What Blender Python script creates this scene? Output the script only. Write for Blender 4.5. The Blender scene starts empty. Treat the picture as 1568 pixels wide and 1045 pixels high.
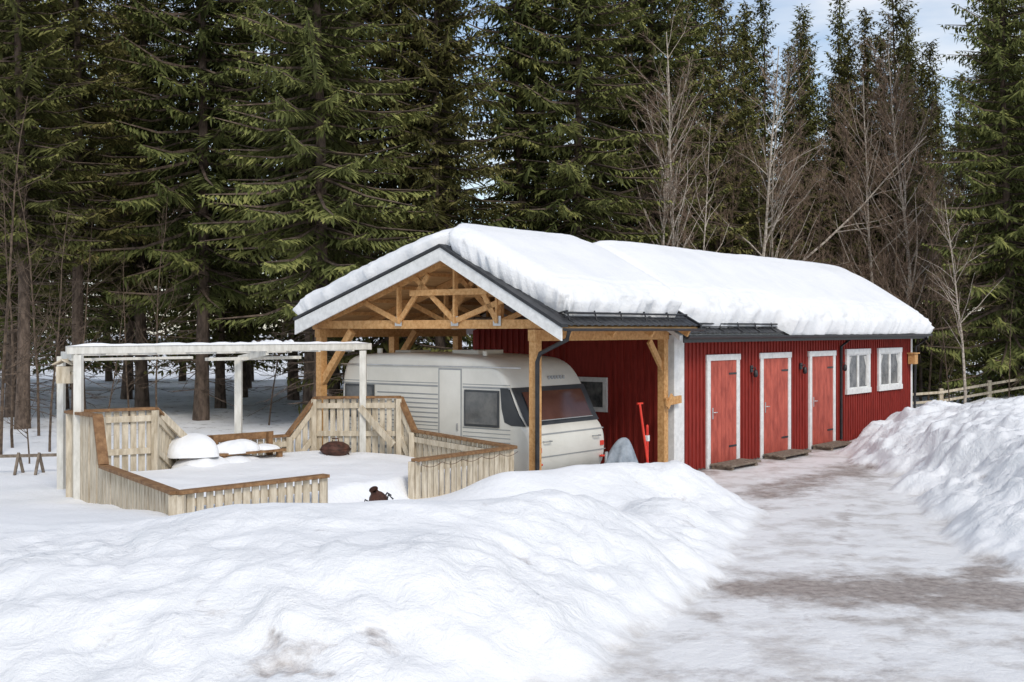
import bpy, math, random
import numpy as np
from mathutils import Vector, Matrix
rnd=random.Random(7)
sc=bpy.context.scene
sc.view_settings.view_transform='Standard'
try: sc.view_settings.look='None'
except Exception: pass
sc.view_settings.exposure=0

# ------------------------------------------------------------ materials
def pmat(name,c1,c2,scale=5,rough=.7,bump=.1,stretch=(1,1,1),metal=0.0,detail=4,lo=.35,hi=.65,spec=.3,coat=0):
    m=bpy.data.materials.new(name); m.use_nodes=True
    nt=m.node_tree; N=nt.nodes; L=nt.links; b=N['Principled BSDF']
    tc=N.new('ShaderNodeTexCoord'); mp=N.new('ShaderNodeMapping'); mp.inputs['Scale'].default_value=stretch
    no=N.new('ShaderNodeTexNoise'); no.inputs['Scale'].default_value=scale; no.inputs['Detail'].default_value=detail
    no.inputs['Roughness'].default_value=.65
    L.new(tc.outputs['Object'],mp.inputs['Vector']); L.new(mp.outputs[0],no.inputs['Vector'])
    cr=N.new('ShaderNodeValToRGB'); cr.color_ramp.elements[0].position=lo; cr.color_ramp.elements[1].position=hi
    cr.color_ramp.elements[0].color=(*c1,1); cr.color_ramp.elements[1].color=(*c2,1)
    L.new(no.outputs['Fac'],cr.inputs[0]); L.new(cr.outputs[0],b.inputs['Base Color'])
    b.inputs['Roughness'].default_value=rough; b.inputs['Metallic'].default_value=metal
    b.inputs['Specular IOR Level'].default_value=spec
    if coat: b.inputs['Coat Weight'].default_value=coat
    if bump:
        bu=N.new('ShaderNodeBump'); bu.inputs['Strength'].default_value=bump; bu.inputs['Distance'].default_value=.02
        L.new(no.outputs['Fac'],bu.inputs['Height']); L.new(bu.outputs[0],b.inputs['Normal'])
    return m
M={}
M['red']=pmat('red_paint_boards',(.19,.018,.012),(.30,.032,.022),6,.75,.2,(4,4,.5))
M['door']=pmat('red_door_paint',(.34,.065,.045),(.55,.12,.08),3,.6,.15,(2,2,.8))
M['white']=pmat('white_trim',(.66,.66,.64),(.82,.82,.80),9,.6,.1)
M['wood']=pmat('fresh_timber',(.46,.23,.08),(.66,.39,.17),3,.7,.2,(6,6,6))
M['woodlt']=pmat('roof_boarding',(.50,.28,.11),(.66,.42,.20),3,.8,.2,(1,8,8))
M['fence']=pmat('weathered_plank',(.42,.35,.25),(.68,.60,.47),3.5,.85,.2,(5,5,.9))
M['rail']=pmat('oiled_rail',(.16,.08,.035),(.30,.17,.08),4,.7,.2,(3,3,3))
M['black']=pmat('black_metal',(.012,.013,.015),(.03,.03,.033),8,.45,.05,spec=.5)
M['pergola']=pmat('painted_pergola',(.58,.56,.50),(.76,.74,.68),4,.7,.15,(3,3,1))
M['van']=pmat('caravan_shell',(.64,.62,.55),(.75,.73,.66),1.2,.35,.0,detail=8,spec=.5)
M['vangrey']=pmat('caravan_stripe',(.27,.28,.28),(.33,.34,.34),3,.4,.0)
M['vandark']=pmat('caravan_trim_dark',(.03,.035,.04),(.05,.055,.06),3,.35,.0,spec=.5)
M['glassb']=pmat('tinted_window',(.085,.035,.026),(.13,.055,.042),1.3,.12,.0,spec=.6)
M['glassg']=pmat('grey_window',(.06,.065,.065),(.16,.16,.15),2.5,.12,.0,spec=.6)
M['glassw']=pmat('shed_window_glass',(.04,.045,.05),(.20,.20,.19),3.5,.12,.0,spec=.6)
M['curtain']=pmat('curtain_cloth',(.45,.44,.42),(.65,.64,.6),6,.9,.2,(6,1,1))
M['alu']=pmat('aluminium',(.45,.45,.45),(.6,.6,.6),5,.35,.0,metal=.8)
M['rubber']=pmat('rubber',(.015,.015,.015),(.03,.03,.03),9,.8,.1)
M['tarp']=pmat('blue_grey_tarp',(.18,.21,.24),(.34,.38,.42),5,.55,.3)
M['redplastic']=pmat('red_plastic',(.6,.03,.02),(.75,.06,.03),5,.4,.0)
M['rust']=pmat('rusty_iron',(.03,.014,.010),(.11,.045,.03),9,.65,.3)
M['grey_wood']=pmat('grey_wood',(.13,.10,.075),(.27,.22,.17),5,.9,.3,(2,2,2))
M['bark']=pmat('spruce_bark',(.07,.05,.038),(.17,.125,.095),9,.95,.3,(1,1,.4),detail=2)
M['bbark']=pmat('birch_bark',(.26,.21,.17),(.56,.50,.42),6,.85,.0,(1,1,3),detail=2)
M['btwig']=pmat('brown_twig',(.17,.115,.08),(.28,.20,.145),6,.9,.0,detail=1)
M['sbark']=pmat('sapling_bark',(.06,.042,.03),(.14,.10,.07),6,.9,.0,detail=1)
M['dirt']=pmat('gravel',(.09,.075,.065),(.20,.17,.15),14,.95,.5)

def snow_mat(name,extra=False):
    m=bpy.data.materials.new(name); m.use_nodes=True
    nt=m.node_tree; N=nt.nodes; L=nt.links; b=N['Principled BSDF']
    tc=N.new('ShaderNodeTexCoord')
    def noise(s,d=5,r=.6,dist=0):
        n=N.new('ShaderNodeTexNoise'); n.inputs['Scale'].default_value=s; n.inputs['Detail'].default_value=d; n.inputs['Roughness'].default_value=r; n.inputs['Distortion'].default_value=dist
        L.new(tc.outputs['Object'],n.inputs['Vector']); return n
    n1=noise(1.1,2); n2=noise(9,6,.7)
    cr=N.new('ShaderNodeValToRGB'); cr.color_ramp.elements[0].position=.3; cr.color_ramp.elements[1].position=.6
    cr.color_ramp.elements[0].color=(.83,.84,.85,1); cr.color_ramp.elements[1].color=(.89,.893,.90,1)
    L.new(n1.outputs['Fac'],cr.inputs[0])
    out=cr.outputs[0]
    height=n2.outputs['Fac']
    def attr(nm):
        a=N.new('ShaderNodeAttribute'); a.attribute_name=nm; return a.outputs['Fac']
    if extra:
        nr=noise(3.2,6,.68,.6)
        mu=N.new('ShaderNodeMath'); mu.operation='MULTIPLY'; L.new(nr.outputs['Fac'],mu.inputs[0]); L.new(attr('rough'),mu.inputs[1])
        ma=N.new('ShaderNodeMath'); ma.operation='MULTIPLY_ADD'; ma.inputs[1].default_value=5.5; L.new(mu.outputs[0],ma.inputs[0]); L.new(n2.outputs['Fac'],ma.inputs[2]); height=ma.outputs[0]
    bu=N.new('ShaderNodeBump'); bu.inputs['Strength'].default_value=.45; bu.inputs['Distance'].default_value=.06
    L.new(height,bu.inputs['Height']); L.new(bu.outputs[0],b.inputs['Normal'])
    b.inputs['Roughness'].default_value=.75; b.inputs['Specular IOR Level'].default_value=.2
    if extra:
        def mix(fac,a,bc):
            x=N.new('ShaderNodeMix'); x.data_type='RGBA'; L.new(fac,x.inputs[0])
            if isinstance(a,tuple): x.inputs[6].default_value=(*a,1)
            else: L.new(a,x.inputs[6])
            if isinstance(bc,tuple): x.inputs[7].default_value=(*bc,1)
            else: L.new(bc,x.inputs[7])
            return x.outputs[2]
        n4=noise(1.5,6,.66)
        r2=N.new('ShaderNodeValToRGB'); r2.color_ramp.elements[0].position=.36; r2.color_ramp.elements[1].position=.52
        r2.color_ramp.elements[0].color=(.62,.59,.565,1); r2.color_ramp.elements[1].color=(.87,.865,.86,1)
        L.new(n4.outputs['Fac'],r2.inputs[0])
        c=mix(attr('road'),out,r2.outputs[0])
        n5=noise(2.4,7,.7)
        ad=N.new('ShaderNodeMath'); ad.operation='ADD'; L.new(attr('dirt'),ad.inputs[0]); L.new(n5.outputs['Fac'],ad.inputs[1])
        mr=N.new('ShaderNodeMapRange'); mr.inputs[1].default_value=.74; mr.inputs[2].default_value=1.02; mr.inputs[4].default_value=.95; L.new(ad.outputs[0],mr.inputs[0])
        r3=N.new('ShaderNodeValToRGB'); r3.color_ramp.elements[0].color=(.21,.17,.15,1); r3.color_ramp.elements[1].color=(.46,.40,.36,1)
        r3.color_ramp.elements[0].position=.35; r3.color_ramp.elements[1].position=.65
        L.new(n2.outputs['Fac'],r3.inputs[0])
        c=mix(mr.outputs[0],c,r3.outputs[0])
        r4=N.new('ShaderNodeValToRGB'); r4.color_ramp.elements[0].color=(.05,.04,.035,1); r4.color_ramp.elements[1].color=(.14,.12,.10,1)
        L.new(n2.outputs['Fac'],r4.inputs[0])
        c=mix(attr('bare'),c,r4.outputs[0])
        mr2=N.new('ShaderNodeMapRange'); mr2.inputs[1].default_value=.56; mr2.inputs[2].default_value=.68; mr2.inputs[4].default_value=.8; L.new(n5.outputs['Fac'],mr2.inputs[0])
        mm=N.new('ShaderNodeMath'); mm.operation='MULTIPLY'; L.new(mr2.outputs[0],mm.inputs[0]); L.new(attr('litter'),mm.inputs[1])
        c=mix(mm.outputs[0],c,(.16,.12,.09))
        out=c
        rr=N.new('ShaderNodeMapRange'); rr.inputs[3].default_value=.75; rr.inputs[4].default_value=.42
        L.new(attr('road'),rr.inputs[0]); L.new(rr.outputs[0],b.inputs['Roughness'])
    L.new(out,b.inputs['Base Color'])
    return m
M['snow']=snow_mat('snow'); M['ground']=snow_mat('snowy_ground_mat',True)

def foliage_mat():
    m=bpy.data.materials.new('spruce_needles'); m.use_nodes=True
    nt=m.node_tree; N=nt.nodes; L=nt.links
    for n in list(N):
        if n.type=='BSDF_PRINCIPLED': N.remove(n)
    b=N.new('ShaderNodeBsdfDiffuse'); L.new(b.outputs[0],[n for n in N if n.type=='OUTPUT_MATERIAL'][0].inputs[0])
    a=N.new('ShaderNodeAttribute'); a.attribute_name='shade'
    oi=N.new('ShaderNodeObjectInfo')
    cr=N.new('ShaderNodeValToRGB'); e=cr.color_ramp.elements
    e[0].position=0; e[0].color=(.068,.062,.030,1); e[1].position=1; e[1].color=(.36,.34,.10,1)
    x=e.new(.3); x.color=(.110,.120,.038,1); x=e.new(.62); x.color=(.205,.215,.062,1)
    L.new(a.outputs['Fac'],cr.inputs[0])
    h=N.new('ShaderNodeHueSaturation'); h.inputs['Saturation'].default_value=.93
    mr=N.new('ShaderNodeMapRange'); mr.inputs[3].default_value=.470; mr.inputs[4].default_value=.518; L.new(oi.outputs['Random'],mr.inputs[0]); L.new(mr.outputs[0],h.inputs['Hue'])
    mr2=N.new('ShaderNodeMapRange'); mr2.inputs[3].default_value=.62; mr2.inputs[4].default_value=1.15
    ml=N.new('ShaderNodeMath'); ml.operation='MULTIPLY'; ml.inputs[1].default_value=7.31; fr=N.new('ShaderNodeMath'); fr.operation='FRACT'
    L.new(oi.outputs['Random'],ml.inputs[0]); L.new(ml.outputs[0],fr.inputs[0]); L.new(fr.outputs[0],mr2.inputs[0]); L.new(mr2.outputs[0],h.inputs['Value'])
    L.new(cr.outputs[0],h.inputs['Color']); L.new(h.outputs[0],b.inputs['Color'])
    return m
M['needles']=foliage_mat()

# ------------------------------------------------------------ mesh builders
class MB:
    def __init__(s): s.v=[];s.f=[];s.m=[];s.sm=[]
    def add(s,vs,fs,m=0,sm=False):
        o=len(s.v); s.v+=[tuple(v) for v in vs]; s.f+=[tuple(i+o for i in f) for f in fs]; s.m+=[m]*len(fs); s.sm+=[sm]*len(fs)
    def box(s,x0,x1,y0,y1,z0,z1,m=0):
        s.add([(x0,y0,z0),(x1,y0,z0),(x1,y1,z0),(x0,y1,z0),(x0,y0,z1),(x1,y0,z1),(x1,y1,z1),(x0,y1,z1)],
              [(0,3,2,1),(4,5,6,7),(0,1,5,4),(1,2,6,5),(2,3,7,6),(3,0,4,7)],m)
    def beam(s,p,q,w,h,m=0,up=(0,0,1)):
        p=Vector(p);q=Vector(q);d=(q-p).normalized();up=Vector(up)
        if abs(d.dot(up))>.98: up=Vector((1,0,0))
        a=d.cross(up).normalized()*(w/2); b=a.cross(d).normalized()*(h/2)
        vs=[p-a-b,p+a-b,p+a+b,p-a+b,q-a-b,q+a-b,q+a+b,q-a+b]
        s.add(vs,[(0,1,2,3),(4,7,6,5),(0,4,5,1),(1,5,6,2),(2,6,7,3),(3,7,4,0)],m)
    def tube(s,pts,rs,n=8,m=0,cap=True):
        pts=[Vector(p) for p in pts]; vs=[];fs=[]
        if not hasattr(rs,'__len__'): rs=[rs]*len(pts)
        for i,p in enumerate(pts):
            d=(pts[min(i+1,len(pts)-1)]-pts[max(i-1,0)]).normalized()
            up=Vector((0,0,1)) if abs(d.z)<.95 else Vector((1,0,0))
            a=d.cross(up).normalized(); b=a.cross(d)
            for k in range(n):
                t=2*math.pi*k/n; vs.append(p+(a*math.cos(t)+b*math.sin(t))*rs[i])
        for i in range(len(pts)-1):
            for k in range(n):
                fs.append((i*n+k,i*n+(k+1)%n,(i+1)*n+(k+1)%n,(i+1)*n+k))
        s.add(vs,fs,m,True)
        if cap:
            s.add(vs[:n],[tuple(range(n))],m); s.add(vs[-n:],[tuple(range(n))],m)
    def prismY(s,poly,a0,a1,m=0):
        n=len(poly); vs=[(a0,p[0],p[1]) for p in poly]+[(a1,p[0],p[1]) for p in poly]
        fs=[tuple(range(n)),tuple(range(2*n-1,n-1,-1))]+[(i,(i+1)%n,n+(i+1)%n,n+i) for i in range(n)]
        s.add(vs,fs,m)
    def lathe(s,prof,c=(0,0,0),n=20,m=0):
        vs=[];fs=[]
        for r,z in prof:
            for k in range(n):
                t=2*math.pi*k/n; vs.append((c[0]+r*math.cos(t),c[1]+r*math.sin(t),c[2]+z))
        for i in range(len(prof)-1):
            for k in range(n): fs.append((i*n+k,i*n+(k+1)%n,(i+1)*n+(k+1)%n,(i+1)*n+k))
        s.add(vs,fs,m,True)
    def obj(s,name,mats,parent=None,bevel=0):
        me=bpy.data.meshes.new(name); me.from_pydata(s.v,[],s.f)
        for k in mats: me.materials.append(M[k])
        me.polygons.foreach_set('material_index',s.m); me.polygons.foreach_set('use_smooth',s.sm)
        me.update(); o=bpy.data.objects.new(name,me); sc.collection.objects.link(o)
        if parent: o.parent=parent
        if bevel:
            b=o.modifiers.new('bevel','BEVEL'); b.width=bevel; b.segments=2; b.limit_method='ANGLE'
        return o
def empty(name,loc=(0,0,0),rot=0):
    e=bpy.data.objects.new(name,None); sc.collection.objects.link(e); e.location=loc; e.rotation_euler=(0,0,rot); e.empty_display_size=.3
    return e
def np_mesh(name,V,F,mats,mi=None,smooth=False,attrs={}):
    me=bpy.data.meshes.new(name); V=np.asarray(V,np.float32); F=np.asarray(F,np.int32)
    k=F.shape[1]
    me.vertices.add(len(V)); me.vertices.foreach_set('co',V.ravel())
    me.loops.add(F.size); me.loops.foreach_set('vertex_index',F.ravel())
    me.polygons.add(len(F)); me.polygons.foreach_set('loop_start',np.arange(0,F.size,k,dtype=np.int32))
    for a,val in attrs.items():
        at=me.attributes.new(a,'FLOAT','POINT'); at.data.foreach_set('value',np.asarray(val,np.float32).ravel())
    for m in mats: me.materials.append(M[m])
    if mi is not None: me.polygons.foreach_set('material_index',np.asarray(mi,np.int32))
    me.polygons.foreach_set('use_smooth',np.full(len(F),smooth))
    me.update(calc_edges=True); me.validate()
    return me
_p=np.random.RandomState(3).rand(256,256)
def vn(x,y):
    xi=np.floor(x).astype(int); yi=np.floor(y).astype(int); fx=x-xi; fy=y-yi
    fx=fx*fx*fx*(fx*(fx*6-15)+10); fy=fy*fy*fy*(fy*(fy*6-15)+10)
    g=lambda a,b:_p[a%256,b%256]
    return (g(xi,yi)*(1-fx)+g(xi+1,yi)*fx)*(1-fy)+(g(xi,yi+1)*(1-fx)+g(xi+1,yi+1)*fx)*fy
def fbm(x,y,s,o=4,r=.5):
    t=0;a=1;n=0
    for i in range(o):
        t=t+a*(vn(x*s+17.3*i,y*s-9.1*i)-.5); n+=a; a*=r; s*=2.03; x,y=x*.8-y*.6,x*.6+y*.8
    return t/n
def sstep(a,b,x):
    t=np.clip((x-a)/(b-a),0,1); return t*t*(3-2*t)
def poly_sd(X,Y,P):
    d=np.full(X.shape,1e9); ins=np.zeros(X.shape,bool); n=len(P)
    for i in range(n):
        x0,y0=P[i];x1,y1=P[(i+1)%n]; ex,ey=x1-x0,y1-y0
        t=np.clip(((X-x0)*ex+(Y-y0)*ey)/(ex*ex+ey*ey),0,1)
        d=np.minimum(d,np.hypot(X-x0-t*ex,Y-y0-t*ey))
        c=((y0>Y)!=(y1>Y))
        with np.errstate(divide='ignore',invalid='ignore'):
            xi=(x1-x0)*(Y-y0)/(y1-y0+1e-12)+x0
        ins^=(c&(X<xi))
    return np.where(ins,d,-d)
def seg_d(X,Y,a,b):
    ex,ey=b[0]-a[0],b[1]-a[1]; t=np.clip(((X-a[0])*ex+(Y-a[1])*ey)/(ex*ex+ey*ey),0,1)
    return np.hypot(X-a[0]-t*ex,Y-a[1]-t*ey)

# ------------------------------------------------------------ frame of the shed
OX,OY=3.21,22.1; ANG=math.atan2(.786,.618); cu,su=math.cos(ANG),math.sin(ANG)
def toB(X,Y):
    rx,ry=X-OX,Y-OY; return rx*cu+ry*su, -rx*su+ry*cu

DECK=[(-6.37,16.9),(-5.68,16.1),(-5.6,15.95),(-3.83,13.4),(-2.35,14.9),(-1.34,16.2),(.03,18.0),(-1.645,19.87),(-1.91,20.0),(-3.41,20.4),(-3.84,20.1),(-5.18,18.7),(-5.36,17.6)]
LEFT=[(-80,7.2),(-3,7.6),(-.6,7.9),(.75,9.2),(2.3,13.0),(3.75,17.6),(3.75,18.6),(3.3,19.6),(2.9,20.6),(-1,24),(4,34),(12,42),(30,60),(-80,60)]
RIGHT=[(7.3,27.2),(6.9,22.5),(6.5,19.0),(5.9,16.5),(5.45,14.1),(5.75,12.6),(7.5,11.3),(10,8.5),(60,5),(60,90),(16,44),(12.5,35),(9.9,31.2)]
def hgt(X,Y):
    wx=X+.5*fbm(X,Y,.9,2); wy=Y+.5*fbm(X+31,Y-7,.9,2)
    dl=poly_sd(X,Y,LEFT)+fbm(X,Y,.9,4,.6)*.5; dr=poly_sd(X,Y,RIGHT)+fbm(X+40,Y,.8,4,.6)*.9
    road=1-np.maximum(sstep(0,.2,dl),sstep(0,.25,dr))
    prof=np.interp(Y,[7,8.3,9.7,11.5,13.2,15,16.5,19,60],[.3,.55,.80,.84,.64,.42,.30,.27,.3])
    tl=np.clip(dl/1.9,0,1)
    h=prof*(1-(1-tl)**1.7)
    on=sstep(0,.9,dl)
    d=seg_d(X,Y,(.0,16.3),(2.4,17.6)); h=h+.40*np.exp(-(d/.75)**2)*on
    d=seg_d(X,Y,(-2.6,11.4),(.2,12.3)); h=h+.14*np.exp(-(d/.8)**2)*on
    d=seg_d(X,Y,(-.8,14.4),(1.7,14.4)); h=h-.20*np.exp(-(d/.6)**2)*on
    d=seg_d(X,Y,(.5,12.6),(2.2,15.4)); h=h+.12*np.exp(-(d/.5)**2)*on
    lump=fbm(wx,wy,.9,4,.5); soft=fbm(X+9,Y+3,.4,3); fine=fbm(wx+5,wy-8,3.7,3,.6); rand=fbm(X-50,Y,.7,2)
    clod=np.abs(fbm(wx-3,wy+11,1.7,4,.55))*2
    near=1-sstep(9.6,12.0,Y+1.4*lump)
    edge=sstep(0,.5,dl)*(1-sstep(1.0,2.9,dl))
    patch=sstep(-.12,.12,rand)
    rough=np.maximum(near*sstep(0,.6,dl)*(.5+.5*patch),edge*.65)
    h=h+on*(.12*soft+.075*lump)+rough*(.26*lump+.06*fine-.20*clod+.06)+on*.008*fine
    rp=np.interp(dr,[0,.5,1.3,2.2,4,8,30],[0,.3,.8,1.08,1.12,.75,.35])
    rp=rp*np.interp(Y,[10,14,19,24,29,34,45],[.8,.95,1.12,.98,.66,.5,.4])
    rr_=sstep(0,.7,dr)*(1-sstep(3.5,6,dr))
    h=np.maximum(h*(dl>-.2),0)
    h=h+np.where(dr>0,rp*(1+.5*soft)+rr_*(.42*lump+.07*fine-.26*clod+.08),0)
    h=h+road*(.03*fbm(X,Y,2.0,4)+.02*fbm(X,Y,5,3))
    dk=poly_sd(X,Y,DECK); dkn=.62+.18*fbm(X,Y,.8,3)+.04*lump
    h=h*(1-sstep(0.0,.35,dk))+dkn*sstep(0.0,.35,dk)
    a,b=toB(X,Y)
    inb=sstep(-4.62,-4.35,a)*(1-sstep(12.1,12.2,a))*sstep(-.25,.1,b)*(1-sstep(4.9,5.3,b))
    wal=sstep(-.5,0,a)*(1-sstep(7,9,a))*sstep(-1.2,-.5,b)*(1-sstep(0,1,b))
    bare=inb
    h=h*(1-inb); h=h*(1-wal)
    dirt=np.zeros_like(X)
    for (p,q,r,am) in [((4.0,19.2),(7.0,23.0),.7,.50),((2.8,12.3),(5.0,12.1),.95,.60),((3.0,11.0),(5.4,9.6),.35,.32),((1.5,10.2),(2.8,12.4),.25,.30),((5.6,21.5),(8.0,26.0),.5,.42),((4.4,12.2),(5.6,13.4),.5,.5),((2.2,13.2),(4.1,18.6),.2,.30),((3.7,13.2),(5.2,18.2),.2,.30),((1.2,9.0),(3.2,9.5),.4,.30),((3.6,22.0),(9.6,29.8),.45,.38),((2.6,8.5),(4.2,12.0),.25,.28)]:
        dirt=np.maximum(dirt,am*np.exp(-(seg_d(wx,wy,p,q)/r)**2))
    dirt=dirt*road
    e2=np.clip(np.maximum(rough,rr_*.6)*.36*sstep(.24,.5,clod),0,1)
    dirt=np.maximum(dirt,e2)
    fe=np.interp(X,[-40,-16,-6,0,5,10,15,25,45],[26,25,25,28,35,41,40,42,45])
    litter=sstep(-2,3,Y-fe)
    h=h+litter*.15*fbm(X,Y,.6,3)
    return h,road,dirt,bare,litter,np.maximum(np.maximum(rough,on*.10),np.maximum(rr_*.8*(dr>0),road*.14))*(1-bare)
def axis(lo,hi,step,far):
    c=list(np.arange(lo,hi,step)); s=step; x=lo
    left=[]
    while x>-far: s*=1.13; x-=s; left.append(x)
    s=step;x=c[-1];right=[]
    while x<far: s*=1.13; x+=s; right.append(x)
    return np.array(left[::-1]+c+right)
xs=axis(-8.5,12.5,.055,600); ys=axis(7,27,.055,600)
GX,GY=np.meshgrid(xs,ys); GZ,road,dirt,bare,litter,rough=hgt(GX,GY)
nx,ny=len(xs),len(ys); idx=np.arange(nx*ny).reshape(ny,nx)
F=np.stack([idx[:-1,:-1],idx[:-1,1:],idx[1:,1:],idx[1:,:-1]],-1).reshape(-1,4)
me=np_mesh('snowy_ground',np.stack([GX,GY,GZ],-1).reshape(-1,3),F,['ground'],smooth=True,attrs=dict(road=road,dirt=dirt,bare=bare,litter=litter,rough=rough))
sc.collection.objects.link(bpy.data.objects.new('snowy_ground',me))
def hz(x,y): return float(hgt(np.array([[x]]),np.array([[y]]))[0][0,0])

# ------------------------------------------------------------ SHED
shed=empty('red_storage_shed_with_carport',(OX,OY,0),ANG)
def roofz(b,a):
    if a<-.8:
        return 4.06-(1.66-b)*(4.06-2.75)/2.41 if b<1.66 else 4.06-(b-1.66)*(4.06-2.88)/3.51
    return 3.90-(1.66-b)*(3.90-2.62)/2.01 if b<1.66 else 3.90-(b-1.66)*(3.90-2.75)/3.51
w=MB(); DR=[(.87,2.22),(3.16,4.62),(5.60,7.05)]; WI=[(7.72,9.20),(9.77,11.39)]
bodyp=[(0,-.1),(4.9,-.1),(4.9,2.68),(1.66,3.75),(0,2.68)]
w.prismY(bodyp,-.3,12.2,0)
x=-.06
while x<12.2:
    blocked=[d for d in DR+WI if d[0]-.03<x<d[1]+.03]
    if not blocked: w.box(x-.028,x+.028,-.024,.002,.02,2.6,0)
    elif blocked[0] in WI:
        w.box(x-.028,x+.028,-.024,.002,.02,1.14,0); w.box(x-.028,x+.028,-.024,.002,2.24,2.6,0)
    else: w.box(x-.028,x+.028,-.024,.002,2.22,2.6,0)
    x+=.145
y=.1
while y<4.8:
    if not(1.45<y<2.35): w.box(-.324,-.298,y-.03,y+.03,.02,2.65+min(y,1.66)*.55*(y<=1.66)+(0 if y<=1.66 else max(0,(4.9-y)*.3)),0)
    y+=.15
w.box(-.35,12.22,-.01,4.92,-.12,.03,1)
w.obj('walls',['red','dirt'],shed)
t=MB()
t.box(-.34,.0,-.035,.03,0,2.6,0)
t.box(-.36,-.335,-.03,.12,0,2.6,0)
t.box(12.12,12.24,-.035,.03,0,2.6,0)
for a0,a1 in DR:
    t.box(a0,a0+.13,-.05,.0,0,2.09,0); t.box(a1-.13,a1,-.05,.0,0,2.09,0); t.box(a0-.03,a1+.03,-.055,.0,2.09,2.21,0)
for a0,a1 in WI:
    t.box(a0,a0+.14,-.055,0,1.27,2.10,0); t.box(a1-.14,a1,-.055,0,1.27,2.10,0)
    t.box(a0-.02,a1+.02,-.06,0,2.10,2.23,0); t.box(a0-.02,a1+.02,-.07,0,1.14,1.27,0)
    c=(a0+a1)/2; t.box(c-.03,c+.03,-.045,0,1.27,2.10,0); 
t.box(-.36,-.3,1.47,2.33,1.10,1.19,0); t.box(-.36,-.3,1.47,2.33,1.68,1.77,0); t.box(-.36,-.3,1.47,1.57,1.19,1.68,0); t.box(-.36,-.3,2.23,2.33,1.19,1.68,0)
t.obj('white_trim',['white'],shed,bevel=.006)
g=MB()
for a0,a1 in WI:
    g.box(a0+.14,a1-.14,-.012,.0,1.27,2.10,0)
    c=(a0+a1)/2
    for s0,s1 in ((a0+.14,c-.03),(c+.03,a1-.14)):
        g.box(s0,s1,-.03,-.012,1.27,1.30,2); g.box(s0,s1,-.03,-.012,2.07,2.10,2); g.box(s0,s0+.025,-.029,-.012,1.30,2.07,2); g.box(s1-.025,s1,-.029,-.012,1.30,2.07,2)
    g.add([(a0+.17,-.016,1.32),(a0+.25,-.016,1.32),(a0+.22,-.016,1.8),(a0+.36,-.016,2.05),(a0+.17,-.016,2.05)],[(0,1,2,3,4)],1)
    g.add([(a1-.17,-.016,1.32),(a1-.25,-.016,1.32),(a1-.22,-.016,1.8),(a1-.36,-.016,2.05),(a1-.17,-.016,2.05)],[(4,3,2,1,0)],1)
g.box(-.32,-.3,1.57,2.23,1.19,1.68,0)
g.obj('window_panes',['glassw','curtain','white'],shed)
d=MB()
for i,(a0,a1) in enumerate(DR):
    l,r=a0+.13,a1-.13; d.box(l,r,-.02,.0,.06,2.09,0)
    n=7; ww=(r-l)/n
    for k in range(n): d.box(l+k*ww+.004,l+(k+1)*ww-.004,-.032,-.018,.07,2.08,0)
    d.box(l,r,-.06,.0,0,.06,3)
    hx=l+.1
    d.box(hx-.02,hx+.02,-.04,-.031,.95,1.17,1); d.tube([(hx,-.04,1.08),(hx,-.085,1.08),(hx+.1,-.085,1.08)],.011,8,1)
    for hz_ in (.35,1.8): d.box(r-.32,r,-.038,-.031,hz_,hz_+.04,2)
d.obj('doors',['door','alu','black','grey_wood'],shed)
s=MB()
for i,(a0,a1) in enumerate(DR):
    for k in range(4): s.box(a0-.02+k*.02,a1-.08+k*.015,-.56+k*.125,-.56+k*.125+.105,.06,.10,0)
    s.box(a0+.05,a0+.15,-.54,-.1,-.05,.06,0); s.box(a1-.3,a1-.2,-.54,-.1,-.05,.06,0)
s.obj('door_steps',['grey_wood'],shed,bevel=.006)
l=MB()
for a in (2.75,5.15,7.4,12.0):
    if a==12.0:
        l.box(a-.12,a+.12,-.22,-.04,1.78,2.05,1); l.beam((a-.16,-.13,2.07),(a+.16,-.13,2.07),.26,.03,1)
    else:
        l.box(a-.05,a+.05,-.05,-.024,1.82,1.96,0); l.tube([(a,-.05,1.9),(a,-.13,1.92),(a,-.13,1.86)],.012,6,0); l.lathe([(.0,.02),(.04,.0),(.05,-.1),(.03,-.14),(0,-.14)],(a,-.13,1.86),10,0)
l.tube([(7.35,-.30,2.5),(7.35,-.06,2.3),(7.35,-.06,.1)],.035,8,0)
l.tube([(12.3,-.42,2.48),(12.3,-.1,2.25),(12.3,-.06,.1)],.035,8,0)
l.obj('lamps_and_downpipes',['black','wood'],shed)
def sheet(a0,a1,b0,z0,b1,z1,name):
    A=np.arange(a0,a1+.001,.03); nb=max(2,int(math.hypot(b1-b0,z1-z0)/.05)); T=np.linspace(0,1,nb)
    AA,TT=np.meshgrid(A,T); B=b0+(b1-b0)*TT; L=TT*math.hypot(b1-b0,z1-z0)
    Z=z0+(z1-z0)*TT+.022*np.abs(np.sin(AA*math.pi/.19))+.02*((L/.35)%1*-1+1)*.9
    n1,n2=len(A),nb; id=np.arange(n1*n2).reshape(n2,n1)
    F=np.stack([id[:-1,:-1],id[:-1,1:],id[1:,1:],id[1:,:-1]],-1).reshape(-1,4)
    m_=np_mesh(name,np.stack([AA,B,Z],-1).reshape(-1,3),F,['black'],smooth=True); o=bpy.data.objects.new(name,m_); sc.collection.objects.link(o); o.parent=shed
sheet(-4.95,-.75,-.80,2.735,1.66,4.07,'roof_sheet_carport_right'); sheet(-4.95,-.75,5.2,2.885,1.66,4.07,'roof_sheet_carport_left')
sheet(-.74,12.45,-.38,2.605,1.66,3.91,'roof_sheet_shed_right'); sheet(-.74,12.45,5.2,2.75,1.66,3.91,'roof_sheet_shed_left')
r=MB()
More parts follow.
